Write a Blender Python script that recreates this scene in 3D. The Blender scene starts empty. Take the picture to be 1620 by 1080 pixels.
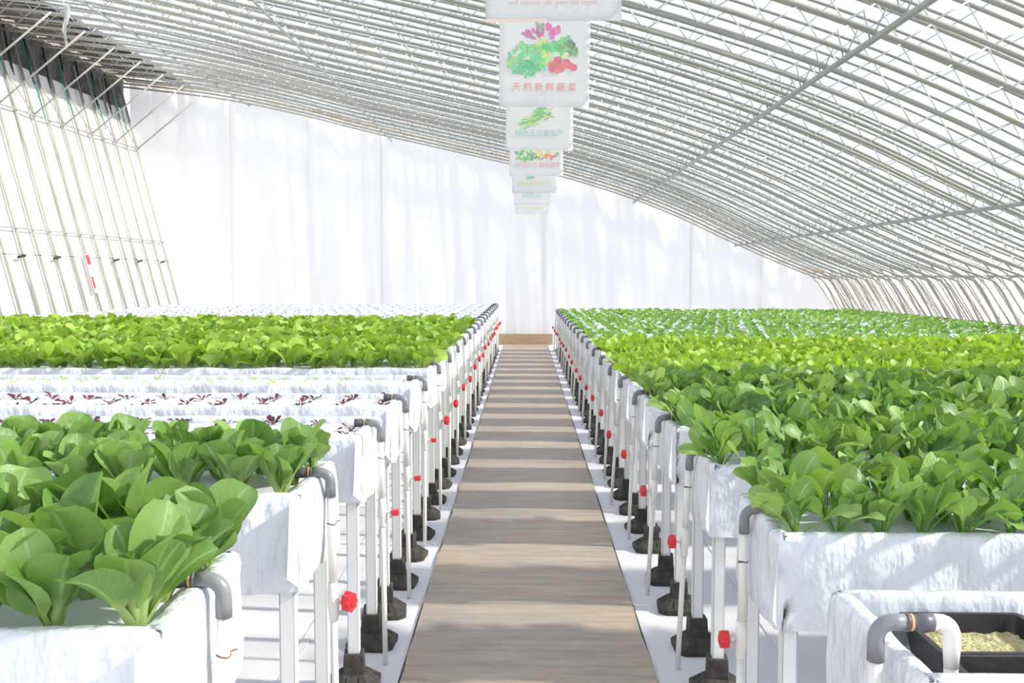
import bpy, bmesh, math, random
from mathutils import Vector, Matrix, noise
R = random.Random(7)
PI = math.pi
C = bpy.context.scene.collection
S = bpy.context.scene

# ---------------------------------------------------------------- camera, sky, sun, exposure
H = 1.55
cam = bpy.data.objects.new('camera', bpy.data.cameras.new('camera'))
C.objects.link(cam)
cam.data.sensor_width = 36.0
cam.data.lens = 36.0 * 1600 / 1620
cam.data.clip_end = 300
YAW, PITCH = math.atan(21 / 1600), math.atan(103 / 1600)
cam.location = (0, 0, H)
cam.rotation_euler = (PI / 2 - PITCH, 0, YAW)
S.camera = cam

w = bpy.data.worlds.new('sky'); S.world = w; w.use_nodes = True
bg = w.node_tree.nodes['Background']
bg.inputs[0].default_value = (0.87, 0.925, 1.0, 1); bg.inputs[1].default_value = 0.95
sun = bpy.data.objects.new('sun', bpy.data.lights.new('sun', 'SUN')); C.objects.link(sun)
sun.data.energy = 8.0; sun.data.angle = math.radians(3.0); sun.data.color = (1.0, 0.88, 0.70)
EL = math.radians(34)
d = Vector((-math.cos(EL), 0.09, -math.sin(EL)))
sun.rotation_euler = d.to_track_quat('-Z', 'Y').to_euler()

S.view_settings.view_transform = 'Standard'; S.view_settings.look = 'None'
S.view_settings.gamma = 1; S.view_settings.use_curve_mapping = False
S.view_settings.exposure = 0.86
S.cycles.max_bounces = 10; S.cycles.transparent_max_bounces = 16
S.cycles.transmission_bounces = 6; S.cycles.diffuse_bounces = 5

# ---------------------------------------------------------------- materials
def newmat(name):
    m = bpy.data.materials.new(name); m.use_nodes = True
    nt = m.node_tree
    for n in list(nt.nodes): nt.nodes.remove(n)
    out = nt.nodes.new('ShaderNodeOutputMaterial')
    return m, nt, out
def N(nt, t, **kw):
    n = nt.nodes.new(t)
    for k, v in kw.items(): setattr(n, k, v)
    return n
def L(nt, a, b): nt.links.new(a, b)
def ramp(nt, stops, fac=None):
    r = N(nt, 'ShaderNodeValToRGB')
    e = r.color_ramp.elements
    while len(e) < len(stops): e.new(0.5)
    for i, (p, c) in enumerate(stops):
        e[i].position = p; e[i].color = (*c, 1)
    if fac is not None: L(nt, fac, r.inputs[0])
    return r
def plain(name, col, rough=0.5, spec=0.4, vary=0.06, scale=12.0, bump=0.0, bscale=40.0, metal=0.0, stretch=(1, 1, 1), tl=0.0, bd=0.02):
    m, nt, out = newmat(name)
    b = N(nt, 'ShaderNodeBsdfPrincipled')
    b.inputs['Roughness'].default_value = rough; b.inputs['Specular IOR Level'].default_value = spec
    b.inputs['Metallic'].default_value = metal
    tc = N(nt, 'ShaderNodeTexCoord'); mp = N(nt, 'ShaderNodeMapping'); mp.inputs['Scale'].default_value = stretch
    L(nt, tc.outputs['Object'], mp.inputs[0])
    no = N(nt, 'ShaderNodeTexNoise'); no.inputs['Scale'].default_value = scale; no.inputs['Detail'].default_value = 5
    L(nt, mp.outputs[0], no.inputs[0])
    lo = tuple(max(0, c * (1 - vary)) for c in col); hi = tuple(min(1, c * (1 + vary)) for c in col)
    r = ramp(nt, [(0.3, lo), (0.7, hi)], no.outputs[0])
    L(nt, r.outputs[0], b.inputs['Base Color'])
    if bump:
        n2 = N(nt, 'ShaderNodeTexNoise'); n2.inputs['Scale'].default_value = bscale; n2.inputs['Detail'].default_value = 4
        L(nt, mp.outputs[0], n2.inputs[0])
        bp = N(nt, 'ShaderNodeBump'); bp.inputs['Strength'].default_value = bump; bp.inputs['Distance'].default_value = bd
        L(nt, n2.outputs[0], bp.inputs['Height']); L(nt, bp.outputs[0], b.inputs['Normal'])
    if tl:
        t = N(nt, 'ShaderNodeBsdfTranslucent'); L(nt, r.outputs[0], t.inputs[0])
        mx = N(nt, 'ShaderNodeMixShader'); mx.inputs[0].default_value = tl
        L(nt, b.outputs[0], mx.inputs[1]); L(nt, t.outputs[0], mx.inputs[2]); L(nt, mx.outputs[0], out.inputs[0])
    else:
        L(nt, b.outputs[0], out.inputs[0])
    return m

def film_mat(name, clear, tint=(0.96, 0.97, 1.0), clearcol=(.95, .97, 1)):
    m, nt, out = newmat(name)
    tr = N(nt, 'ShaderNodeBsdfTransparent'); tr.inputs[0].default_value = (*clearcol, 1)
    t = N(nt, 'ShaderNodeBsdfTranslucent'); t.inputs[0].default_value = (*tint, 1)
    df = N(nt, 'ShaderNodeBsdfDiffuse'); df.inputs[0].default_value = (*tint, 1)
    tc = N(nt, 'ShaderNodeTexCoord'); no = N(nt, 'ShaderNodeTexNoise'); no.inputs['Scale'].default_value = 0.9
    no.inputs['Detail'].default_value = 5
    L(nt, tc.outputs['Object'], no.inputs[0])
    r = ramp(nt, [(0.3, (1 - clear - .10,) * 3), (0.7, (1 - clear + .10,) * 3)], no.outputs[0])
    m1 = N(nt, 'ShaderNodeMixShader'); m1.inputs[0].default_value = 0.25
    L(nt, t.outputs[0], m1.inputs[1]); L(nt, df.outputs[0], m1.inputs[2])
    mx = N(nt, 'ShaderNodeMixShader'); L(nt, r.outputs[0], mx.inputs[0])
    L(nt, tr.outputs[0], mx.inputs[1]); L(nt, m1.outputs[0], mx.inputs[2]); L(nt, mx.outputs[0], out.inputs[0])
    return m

def leaf_mat(name, dark, light, stalk, veinc, pet=0.38, tl=0.34, rough=0.42, vein_amt=0.5):
    """u runs across the leaf, v from stalk base to tip; colours differ per leaf"""
    m, nt, out = newmat(name)
    uv = N(nt, 'ShaderNodeUVMap'); sp = N(nt, 'ShaderNodeSeparateXYZ'); L(nt, uv.outputs[0], sp.inputs[0])
    oi = N(nt, 'ShaderNodeObjectInfo'); ge = N(nt, 'ShaderNodeNewGeometry')
    ad = N(nt, 'ShaderNodeMath', operation='ADD'); L(nt, oi.outputs['Random'], ad.inputs[0]); L(nt, ge.outputs['Random Per Island'], ad.inputs[1])
    fr = N(nt, 'ShaderNodeMath', operation='FRACT'); L(nt, ad.outputs[0], fr.inputs[0])
    tc = N(nt, 'ShaderNodeTexCoord'); no = N(nt, 'ShaderNodeTexNoise'); no.inputs['Scale'].default_value = 28
    L(nt, tc.outputs['Object'], no.inputs[0])
    ma = N(nt, 'ShaderNodeMath', operation='MULTIPLY_ADD'); ma.inputs[1].default_value = 0.65
    nm = N(nt, 'ShaderNodeMath', operation='MULTIPLY'); nm.inputs[1].default_value = 0.4; L(nt, no.outputs[0], nm.inputs[0])
    L(nt, fr.outputs[0], ma.inputs[0]); L(nt, nm.outputs[0], ma.inputs[2])
    base = ramp(nt, [(0.05, dark), (0.95, light)], ma.outputs[0])
    # side veins: bands of (v - |u-.5|*k)
    a1 = N(nt, 'ShaderNodeMath', operation='SUBTRACT'); a1.inputs[1].default_value = 0.5; L(nt, sp.outputs[0], a1.inputs[0])
    au = N(nt, 'ShaderNodeMath', operation='ABSOLUTE'); L(nt, a1.outputs[0], au.inputs[0])
    k = N(nt, 'ShaderNodeMath', operation='MULTIPLY_ADD'); k.inputs[1].default_value = -0.55; L(nt, au.outputs[0], k.inputs[0]); L(nt, sp.outputs[1], k.inputs[2])
    fq = N(nt, 'ShaderNodeMath', operation='MULTIPLY'); fq.inputs[1].default_value = 11; L(nt, k.outputs[0], fq.inputs[0])
    f2 = N(nt, 'ShaderNodeMath', operation='FRACT'); L(nt, fq.outputs[0], f2.inputs[0])
    pp = N(nt, 'ShaderNodeMath', operation='PINGPONG'); pp.inputs[1].default_value = 0.5; L(nt, f2.outputs[0], pp.inputs[0])
    sv = N(nt, 'ShaderNodeMapRange'); sv.inputs[1].default_value = 0.0; sv.inputs[2].default_value = 0.10; sv.inputs[3].default_value = 0.35; sv.inputs[4].default_value = 0
    L(nt, pp.outputs[0], sv.inputs[0])
    mr = N(nt, 'ShaderNodeMapRange'); mr.inputs[1].default_value = 0.015; mr.inputs[2].default_value = 0.06; mr.inputs[3].default_value = 1.0; mr.inputs[4].default_value = 0
    L(nt, au.outputs[0], mr.inputs[0])
    mxv = N(nt, 'ShaderNodeMath', operation='MAXIMUM'); L(nt, sv.outputs[0], mxv.inputs[0]); L(nt, mr.outputs[0], mxv.inputs[1])
    va = N(nt, 'ShaderNodeMath', operation='MULTIPLY'); va.inputs[1].default_value = vein_amt; L(nt, mxv.outputs[0], va.inputs[0])
    c1 = N(nt, 'ShaderNodeMixRGB'); L(nt, va.outputs[0], c1.inputs[0]); L(nt, base.outputs[0], c1.inputs[1]); c1.inputs[2].default_value = (*veinc, 1)
    st = N(nt, 'ShaderNodeMapRange'); st.inputs[1].default_value = pet - .06; st.inputs[2].default_value = pet + .08; st.inputs[3].default_value = 1; st.inputs[4].default_value = 0
    L(nt, sp.outputs[1], st.inputs[0])
    c2 = N(nt, 'ShaderNodeMixRGB'); L(nt, st.outputs[0], c2.inputs[0]); L(nt, c1.outputs[0], c2.inputs[1]); c2.inputs[2].default_value = (*stalk, 1)
    b = N(nt, 'ShaderNodeBsdfPrincipled'); b.inputs['Roughness'].default_value = rough; b.inputs['Specular IOR Level'].default_value = 0.5
    L(nt, c2.outputs[0], b.inputs['Base Color'])
    bp = N(nt, 'ShaderNodeBump'); bp.inputs['Strength'].default_value = 0.25; bp.inputs['Distance'].default_value = 0.004
    L(nt, mxv.outputs[0], bp.inputs['Height']); L(nt, bp.outputs[0], b.inputs['Normal'])
    t = N(nt, 'ShaderNodeBsdfTranslucent')
    tcx = N(nt, 'ShaderNodeMixRGB', blend_type='MULTIPLY'); tcx.inputs[0].default_value = 1; L(nt, c2.outputs[0], tcx.inputs[1]); tcx.inputs[2].default_value = (1.0, 1.0, 0.5, 1)
    L(nt, tcx.outputs[0], t.inputs[0])
    mx = N(nt, 'ShaderNodeMixShader'); mx.inputs[0].default_value = tl
    L(nt, b.outputs[0], mx.inputs[1]); L(nt, t.outputs[0], mx.inputs[2]); L(nt, mx.outputs[0], out.inputs[0])
    return m

M = {}
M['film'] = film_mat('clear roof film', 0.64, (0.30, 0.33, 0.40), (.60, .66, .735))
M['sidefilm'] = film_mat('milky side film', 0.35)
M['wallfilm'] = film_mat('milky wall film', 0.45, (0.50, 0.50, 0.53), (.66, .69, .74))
M['steel'] = plain('galvanised steel tube', (0.375, 0.36, 0.325), 0.45, 0.5, 0.10, 6, metal=0.15)
M['rod'] = plain('galvanised steel rod', (0.72, 0.72, 0.70), 0.4, 0.5, 0.06, 8, metal=0.1)
M['purlin'] = plain('grey steel purlin', (0.36, 0.36, 0.36), 0.45, 0.5, 0.08, 4, metal=0.2)
M['post'] = plain('pale steel post', (0.45, 0.44, 0.40), 0.45, 0.4, 0.10, 3)
M['liner'] = plain('white plastic liner', (0.715, 0.74, 0.79), 0.36, 0.5, 0.05, 9, bump=0.8, bscale=9, bd=0.07, stretch=(1, 1, .5))
M['board'] = plain('white foam board', (0.84, 0.85, 0.88), 0.6, 0.3, 0.02, 30, bump=0.1, bscale=120)
M['pvc'] = plain('white pvc', (0.82, 0.80, 0.75), 0.3, 0.5, 0.03, 6)
M['pvcleg'] = plain('white plastic leg', (0.80, 0.81, 0.80), 0.4, 0.4, 0.02, 4, stretch=(30, 30, 1))
M['grey'] = plain('grey pvc', (0.22, 0.225, 0.24), 0.35, 0.5, 0.06, 20)
M['darkgrey'] = plain('dark grey pvc', (0.10, 0.10, 0.115), 0.4, 0.5, 0.06, 20)
M['red'] = plain('red plastic', (0.72, 0.035, 0.045), 0.35, 0.5, 0.08, 20)
M['orange'] = plain('orange washer', (0.75, 0.42, 0.2), 0.5, 0.3, 0.05)
M['tie'] = plain('rusty wire', (0.16, 0.10, 0.06), 0.6, 0.3, 0.2, 60)
M['pad'] = plain('black rubber foot', (0.055, 0.049, 0.045), 0.65, 0.25, 0.35, 25, bump=0.25, bscale=60)
M['curtain'] = plain('white woven curtain', (0.86, 0.84, 0.825), 0.7, 0.2, 0.02, 2, bump=0.12, bscale=5, stretch=(1, 1, .15), tl=0.33)
M['wallsheet'] = plain('white wall sheet', (0.90, 0.875, 0.855), 0.6, 0.3, 0.03, 1.5, bump=0.15, bscale=4, stretch=(.4, 1, .25))
M['ground'] = plain('white ground cloth', (0.66, 0.645, 0.67), 0.7, 0.2, 0.03, 3, bump=0.25, bscale=7)
M['quilt'] = plain('grey insulation quilt', (0.16, 0.15, 0.145), 0.9, 0.1, 0.5, 7, bump=0.5, bscale=16, stretch=(1, 4, 1))
M['ply'] = plain('raw board', (0.50, 0.36, 0.24), 0.7, 0.2, 0.15, 6, stretch=(1, 6, 12))
M['rust'] = plain('rusty edge tube', (0.52, 0.36, 0.22), 0.6, 0.3, 0.3, 8)
M['banner'] = plain('white printed cloth', (0.94, 0.93, 0.93), 0.6, 0.2, 0.01, tl=0.6)
M['tray'] = plain('black seedling tray', (0.035, 0.032, 0.034), 0.5, 0.35, 0.25, 18, bump=0.1)
M['cotton'] = plain('seed mat', (0.58, 0.52, 0.28), 0.9, 0.1, 0.3, 35, bump=0.9, bscale=90)
M['darkmat'] = plain('damp seed mat', (0.16, 0.12, 0.11), 0.8, 0.2, 0.4, 20, bump=0.4, bscale=60)
M['twine'] = plain('green twine', (0.05, 0.32, 0.24), 0.7, 0.2, 0.2, 40)
M['clip'] = plain('black clip bar', (0.03, 0.03, 0.03), 0.5, 0.3, 0.2)
M['white'] = plain('white paint', (0.88, 0.87, 0.86), 0.5, 0.3, 0.02)
M['strip'] = plain('pale plastic strip', (0.80, 0.82, 0.80), 0.4, 0.4, 0.04, tl=0.3)

def path_mat():
    m, nt, out = newmat('worn walkway boards')
    tc = N(nt, 'ShaderNodeTexCoord'); mp = N(nt, 'ShaderNodeMapping'); mp.inputs['Scale'].default_value = (1.2, 9, 1)
    L(nt, tc.outputs['Object'], mp.inputs[0])
    n1 = N(nt, 'ShaderNodeTexNoise'); n1.inputs['Scale'].default_value = 2.2; n1.inputs['Detail'].default_value = 8; n1.inputs['Roughness'].default_value = 0.65
    L(nt, mp.outputs[0], n1.inputs[0])
    r1 = ramp(nt, [(0.28, (0.31, 0.255, 0.210)), (0.5, (0.40, 0.34, 0.285)), (0.75, (0.48, 0.415, 0.355))], n1.outputs[0])
    n2 = N(nt, 'ShaderNodeTexNoise'); n2.inputs['Scale'].default_value = 1.3; n2.inputs['Detail'].default_value = 4
    L(nt, tc.outputs['Object'], n2.inputs[0])
    r2 = ramp(nt, [(0.35, (0.86, 0.88, 0.92)), (0.65, (1.08, 1.0, 0.93))], n2.outputs[0])
    mx = N(nt, 'ShaderNodeMixRGB', blend_type='MULTIPLY'); mx.inputs[0].default_value = 1
    L(nt, r1.outputs[0], mx.inputs[1]); L(nt, r2.outputs[0], mx.inputs[2])
    mp2 = N(nt, 'ShaderNodeMapping'); mp2.inputs['Scale'].default_value = (4, 60, 1); L(nt, tc.outputs['Object'], mp2.inputs[0])
    n3 = N(nt, 'ShaderNodeTexNoise'); n3.inputs['Scale'].default_value = 3; n3.inputs['Detail'].default_value = 6; L(nt, mp2.outputs[0], n3.inputs[0])
    r3 = ramp(nt, [(0.3, (0.82,) * 3), (0.6, (1.0,) * 3)], n3.outputs[0])
    m2 = N(nt, 'ShaderNodeMixRGB', blend_type='MULTIPLY'); m2.inputs[0].default_value = 0.8
    L(nt, mx.outputs[0], m2.inputs[1]); L(nt, r3.outputs[0], m2.inputs[2])
    b = N(nt, 'ShaderNodeBsdfPrincipled'); b.inputs['Roughness'].default_value = 0.55; b.inputs['Specular IOR Level'].default_value = 0.35
    L(nt, m2.outputs[0], b.inputs['Base Color'])
    bp = N(nt, 'ShaderNodeBump'); bp.inputs['Strength'].default_value = 0.2; bp.inputs['Distance'].default_value = 0.01
    L(nt, n3.outputs[0], bp.inputs['Height']); L(nt, bp.outputs[0], b.inputs['Normal'])
    L(nt, b.outputs[0], out.inputs[0])
    return m
M['path'] = path_mat()
def print_mat():
    m, nt, out = newmat('printed inks')
    at = N(nt, 'ShaderNodeVertexColor'); at.layer_name = 'ink'
    b = N(nt, 'ShaderNodeBsdfPrincipled'); b.inputs['Roughness'].default_value = 0.6
    L(nt, at.outputs[0], b.inputs['Base Color']); L(nt, b.outputs[0], out.inputs[0])
    return m
M['ink'] = print_mat()
M['leaf_dark'] = leaf_mat('pak choi leaf', (0.10, 0.245, 0.050), (0.32, 0.50, 0.14), (0.42, 0.56, 0.20), (0.42, 0.60, 0.28), pet=0.36)
M['leaf_pale'] = leaf_mat('pale pak choi leaf', (0.19, 0.38, 0.035), (0.47, 0.64, 0.10), (0.50, 0.64, 0.22), (0.50, 0.66, 0.24), pet=0.34)
M['leaf_choy'] = leaf_mat('choy sum leaf', (0.085, 0.235, 0.050), (0.36, 0.54, 0.13), (0.26, 0.46, 0.12), (0.50, 0.66, 0.40), pet=0.42)
M['leaf_lime'] = leaf_mat('lime green leaf', (0.22, 0.42, 0.03), (0.50, 0.68, 0.09), (0.50, 0.66, 0.18), (0.62, 0.74, 0.26), pet=0.36)
M['leaf_young'] = leaf_mat('young green leaf', (0.10, 0.27, 0.04), (0.30, 0.50, 0.09), (0.40, 0.58, 0.18), (0.45, 0.62, 0.25), pet=0.36)
M['leaf_red'] = leaf_mat('red lettuce leaf', (0.045, 0.012, 0.022), (0.16, 0.030, 0.045), (0.30, 0.09, 0.09), (0.22, 0.06, 0.07), pet=0.25, tl=0.2)
M['leaf_tiny'] = leaf_mat('tiny sprout leaf', (0.30, 0.50, 0.08), (0.50, 0.70, 0.18), (0.5, 0.65, 0.3), (0.55, 0.7, 0.3), pet=0.3)
M['leaf_purple'] = leaf_mat('dark seedling leaf', (0.22, 0.20, 0.27), (0.34, 0.32, 0.40), (0.25, 0.25, 0.30), (0.25, 0.22, 0.28), pet=0.25, tl=0.15)

# ---------------------------------------------------------------- mesh helpers
def me_from(bm, name, mat, smooth=True):
    me = bpy.data.meshes.new(name); bm.normal_update(); bm.to_mesh(me); bm.free()
    if mat is not None: me.materials.append(mat)
    if smooth:
        for p in me.polygons: p.use_smooth = True
    return me
def link(name, data, parent=None, loc=None, rot=None, mat=None):
    o = bpy.data.objects.new(name, data); C.objects.link(o)
    if parent is not None: o.parent = parent
    if mat is not None: o.matrix_local = mat
    else:
        if loc is not None: o.location = loc
        if rot is not None: o.rotation_euler = rot
    return o
def tag(o, label=None, cat=None, group=None, kind=None):
    if label: o['label'] = label
    if cat: o['category'] = cat
    if group: o['group'] = group
    if kind: o['kind'] = kind
    return o
def box(bm, x0, x1, y0, y1, z0, z1):
    vs = [bm.verts.new((x, y, z)) for x in (x0, x1) for y in (y0, y1) for z in (z0, z1)]
    for f in ((0, 1, 3, 2), (4, 6, 7, 5), (0, 4, 5, 1), (2, 3, 7, 6), (0, 2, 6, 4), (1, 5, 7, 3)):
        bm.faces.new([vs[i] for i in f])
    return vs
def bevbox(x0, x1, y0, y1, z0, z1, b):
    bm = bmesh.new(); box(bm, x0, x1, y0, y1, z0, z1)
    bmesh.ops.bevel(bm, geom=list(bm.edges), offset=b, segments=2, affect='EDGES', profile=0.6)
    return bm
def tube(bm, pts, r, n=8, cap=True, rs=None):
    pts = [Vector(p) for p in pts]
    rings = []
    prev = None
    for i, p in enumerate(pts):
        t = (pts[min(i + 1, len(pts) - 1)] - pts[max(i - 1, 0)]).normalized()
        if prev is None:
            a = Vector((0, 0, 1)) if abs(t.z) < 0.9 else Vector((1, 0, 0))
            u = t.cross(a).normalized()
        else:
            u = (prev - t * prev.dot(t)).normalized()
        prev = u; v = t.cross(u)
        rr = rs[i] if rs else r
        rings.append([bm.verts.new(p + (u * math.cos(2 * PI * k / n) + v * math.sin(2 * PI * k / n)) * rr) for k in range(n)])
    for a, b in zip(rings, rings[1:]):
        for k in range(n):
            bm.faces.new((a[k], a[(k + 1) % n], b[(k + 1) % n], b[k]))
    if cap:
        bm.faces.new(rings[0][::-1]); bm.faces.new(rings[-1])
def arc(c, a, b, n=6):
    """quarter arc about c from offset a to offset b"""
    a, b, c = Vector(a), Vector(b), Vector(c)
    return [c + a * math.cos(t * PI / 2 / n) + b * math.sin(t * PI / 2 / n) for t in range(n + 1)]
ONES = 'zeroth first second third fourth fifth sixth seventh eighth ninth tenth eleventh twelfth thirteenth fourteenth fifteenth sixteenth seventeenth eighteenth nineteenth'.split()
TENS = {20: ('twentieth', 'twenty'), 30: ('thirtieth', 'thirty'), 40: ('fortieth', 'forty'), 50: ('fiftieth', 'fifty')}
def ordw(n):
    if n < 20: return ONES[n]
    t = n // 10 * 10
    return TENS[t][0] if n == t else TENS[t][1] + '-' + ONES[n - t]

# ---------------------------------------------------------------- greenhouse shell
D = 23.0; Y0 = -3.0
PTS = [(-9.0, 5.97), (-6.77, 5.70), (-4.97, 5.34), (-3.32, 4.93), (-0.45, 4.28), (0.99, 3.93), (2.43, 3.48), (3.58, 3.02), (4.58, 2.55), (5.88, 1.98), (6.72, 1.66)]
def interp(P, t):
    i = min(int(t), len(P) - 2); f = t - i
    p0 = P[max(i - 1, 0)]; p1 = P[i]; p2 = P[i + 1]; p3 = P[min(i + 2, len(P) - 1)]
    return tuple(0.5 * (2 * p1[k] + (p2[k] - p0[k]) * f + (2 * p0[k] - 5 * p1[k] + 4 * p2[k] - p3[k]) * f * f + (3 * p1[k] - p0[k] - 3 * p2[k] + p3[k]) * f ** 3) for k in (0, 1))
ROOF = [interp(PTS, t * (len(PTS) - 1) / 44) for t in range(45)]
RWALL = [(6.72, 1.66), (6.88, 1.56), (7.02, 1.36), (7.22, 1.04), (7.42, 0.72), (7.60, 0.36), (7.74, 0.0)]
def offset(pl, dd):
    o = []
    for i, p in enumerate(pl):
        a, b = pl[max(i - 1, 0)], pl[min(i + 1, len(pl) - 1)]
        tx, tz = b[0] - a[0], b[1] - a[1]; l = math.hypot(tx, tz)
        o.append((p[0] - tz / l * dd, p[1] + tx / l * dd))     # +dd: outward (up)
    return o
def sheet(pl, y0, y1, ny=2, wob=0.0):
    bm = bmesh.new(); g = []
    for j in range(ny):
        y = y0 + (y1 - y0) * j / (ny - 1)
        g.append([bm.verts.new((x + wob * noise.noise((x, y * 1.3, z)), y, z + wob * noise.noise((x + 9, y * 1.3, z)))) for x, z in pl])
    for a, b in zip(g, g[1:]):
        for k in range(len(pl) - 1): bm.faces.new((a[k], a[k + 1], b[k + 1], b[k]))
    return bm
def lwx(z): return -7.63 - 0.25 * z              # the leaning left wall

# floor and walkway
bm = bmesh.new(); box(bm, -9.6, 8.6, Y0 - .2, D + .4, -0.12, 0.0)
floor = tag(link('floor', me_from(bm, 'floor', M['ground'], False)), kind='structure')
bm = bmesh.new()
for x in (-6.2, -4.4, -2.6, -0.95, 1.05, 2.9, 4.7, 6.4):
    box(bm, x, x + .035, Y0, D, 0.0005, 0.004)
link('cloth_seam', me_from(bm, 'cloth_seam', M['ground'], False), floor)
bm = bmesh.new(); box(bm, -0.485, 0.51, Y0, D - .05, 0.0, 0.006)
walk = tag(link('walkway', me_from(bm, 'walkway', M['pad'], False)), kind='structure')
y = Y0 + .35; k = 0
while y < D - .3:
    y1 = min(y + 2.44, D - .06)
    bm = bmesh.new()
    jl = [(-0.478 + R.uniform(-.006, .006)) for _ in range(13)]; jr = [(0.502 + R.uniform(-.006, .006)) for _ in range(13)]
    top = []; 
    rows = []
    for j in range(13):
        yy = y + .002 + (y1 - y - .004) * j / 12
        rows.append([bm.verts.new((jl[j], yy, 0.001)), bm.verts.new((jl[j], yy, .014)), bm.verts.new((jr[j], yy, .014)), bm.verts.new((jr[j], yy, 0.001))])
    for a, b in zip(rows, rows[1:]):
        for q in range(3): bm.faces.new((a[q], a[q + 1], b[q + 1], b[q]))
    bm.faces.new(rows[0]); bm.faces.new(rows[-1][::-1])
    bmesh.ops.recalc_face_normals(bm, faces=bm.faces)
    link('floor_panel', me_from(bm, 'floor_panel', M['path'], False), walk)
    y = y1
bm = bevbox(-0.60, 0.62, D - .13, D - .06, 0.0, 0.25, .006)
tag(link('trim_1', me_from(bm, 'trim_1', M['ply'], False)), kind='structure')

# roof film and its trusses
film_line = offset(ROOF, 0.035)
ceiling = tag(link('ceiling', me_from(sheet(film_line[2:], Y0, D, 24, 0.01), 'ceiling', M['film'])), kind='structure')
bm = sheet(offset(ROOF, 0.06)[:4], Y0, D, 50, 0.05)
tag(link('roof_quilt', me_from(bm, 'roof_quilt', M['quilt'])), kind='structure')
CH = 0.19
up = ROOF + RWALL[1:]
low_full = offset(ROOF, -CH)
low = low_full + [(6.74, 1.38), (6.86, 1.18), (7.03, 0.84), (7.22, 0.45), (7.40, 0.0)]
bm = bmesh.new(); tube(bm, [(x, 0, z) for x, z in up], 0.017, 6); m_up = me_from(bm, 'upper_chord', M['steel'])
bm = bmesh.new(); tube(bm, [(x, 0, z) for x, z in low], 0.021, 6); m_low = me_from(bm, 'lower_chord', M['steel'])
def along(pl, step):
    out = []; acc = 0; nxt = 0
    for a, b in zip(pl, pl[1:]):
        l = math.hypot(b[0] - a[0], b[1] - a[1])
        while nxt <= acc + l:
            f = (nxt - acc) / l; out.append((a[0] + (b[0] - a[0]) * f, a[1] + (b[1] - a[1]) * f)); nxt += step
        acc += l
    return out
bm = bmesh.new()
A = along(up[:45], 0.42); B = along(low_full, 0.42)
for i in range(min(len(A), len(B)) - 1):
    bx, bz = (B[i][0] + B[i + 1][0]) / 2, (B[i][1] + B[i + 1][1]) / 2
    p = Vector((bx, 0, bz))
    tube(bm, [(A[i][0], .012, A[i][1]), p + Vector((0, .012, 0))], 0.0062, 4)
    tube(bm, [p - Vector((0, .012, 0)), (A[i + 1][0], -.012, A[i + 1][1])], 0.0062, 4)
for (a, b) in (((6.72, 1.66), (6.74, 1.38)), ((6.74, 1.38), (7.02, 1.36)), ((7.03, .84), (7.02, 1.36)), ((7.03, .84), (7.42, .72)), ((7.22, .45), (7.42, .72))):
    tube(bm, [(a[0], 0, a[1]), (b[0], 0, b[1])], 0.0062, 4)
m_web = me_from(bm, 'web', M['rod'])
bm = bmesh.new(); tube(bm, [(6.30, 0, 1.72), (6.62, 0, 1.40), (7.0, .04, .86), (7.30, .10, .0)], .012, 6); m_leg2 = me_from(bm, 'eave_strut', M['steel'])
bm = bmesh.new(); tube(bm, [(6.78, 0, 1.58), (7.30, -.12, .70), (7.55, -.2, .0)], .011, 6); m_leg3 = me_from(bm, 'eave_strut', M['steel'])
TS = 0.60
bm = bmesh.new(); tube(bm, [(x, 0, z - .01) for x, z in up], 0.0125, 6); m_arch = me_from(bm, 'arch_tube', M['steel'])
ny = int((D - .15 - Y0) / TS)
for i in range(ny + 1):
    yy = D - .12 - i * TS
    t = link('roof_truss', None, ceiling, (R.uniform(-.01, .01), yy + R.uniform(-.03, .03), 0))
    link('upper_chord', m_up, t, (0, R.uniform(-.03, .03), R.uniform(-.008, .008)))
    link('lower_chord', m_low, t)
    link('web_rods', m_web, t)
    link('eave_strut', m_leg2, t, (0, .15, 0)); link('eave_strut', m_leg3, t, (0, -.14, 0))
    link('arch_tube', m_arch, ceiling, (0, yy - TS * .5 + R.uniform(-.08, .08), R.uniform(-.015, .0)))
for px, pz in ((2.43, 3.20), (4.72, 2.24), (-3.0, 4.58), (-6.2, 5.37)):
    bm = bmesh.new()
    tube(bm, [(px, Y0, pz), (px, D - .06, pz)], 0.024 if px > 0 else .016, 8)
    if px > 0:
        for i in range(ny + 1):
            yy = D - .12 - i * TS
            tube(bm, [(px, yy, pz), (px + .08, yy - .1, pz + .22)], .006, 4)
            tube(bm, [(px, yy, pz), (px - .02, yy + .1, pz + .25)], .006, 4)
    link('purlin', me_from(bm, 'purlin', M['purlin']), ceiling)
bm = bmesh.new(); tube(bm, [(6.62, Y0, 1.55), (6.62, D - .06, 1.55)], 0.02, 8)
link('purlin', me_from(bm, 'purlin', M['post']), ceiling)
bm = bmesh.new()
for x in [-6 + i * 0.36 for i in range(34)]:
    for a, b in zip(film_line, film_line[1:]):
        if a[0] <= x < b[0]:
            z = a[1] + (b[1] - a[1]) * (x - a[0]) / (b[0] - a[0]) + .012
            tube(bm, [(x, Y0, z), (x, D, z)], .0035, 4)
tag(link('film_wires', me_from(bm, 'film_wires', M['steel']), ceiling), kind='stuff')

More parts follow.
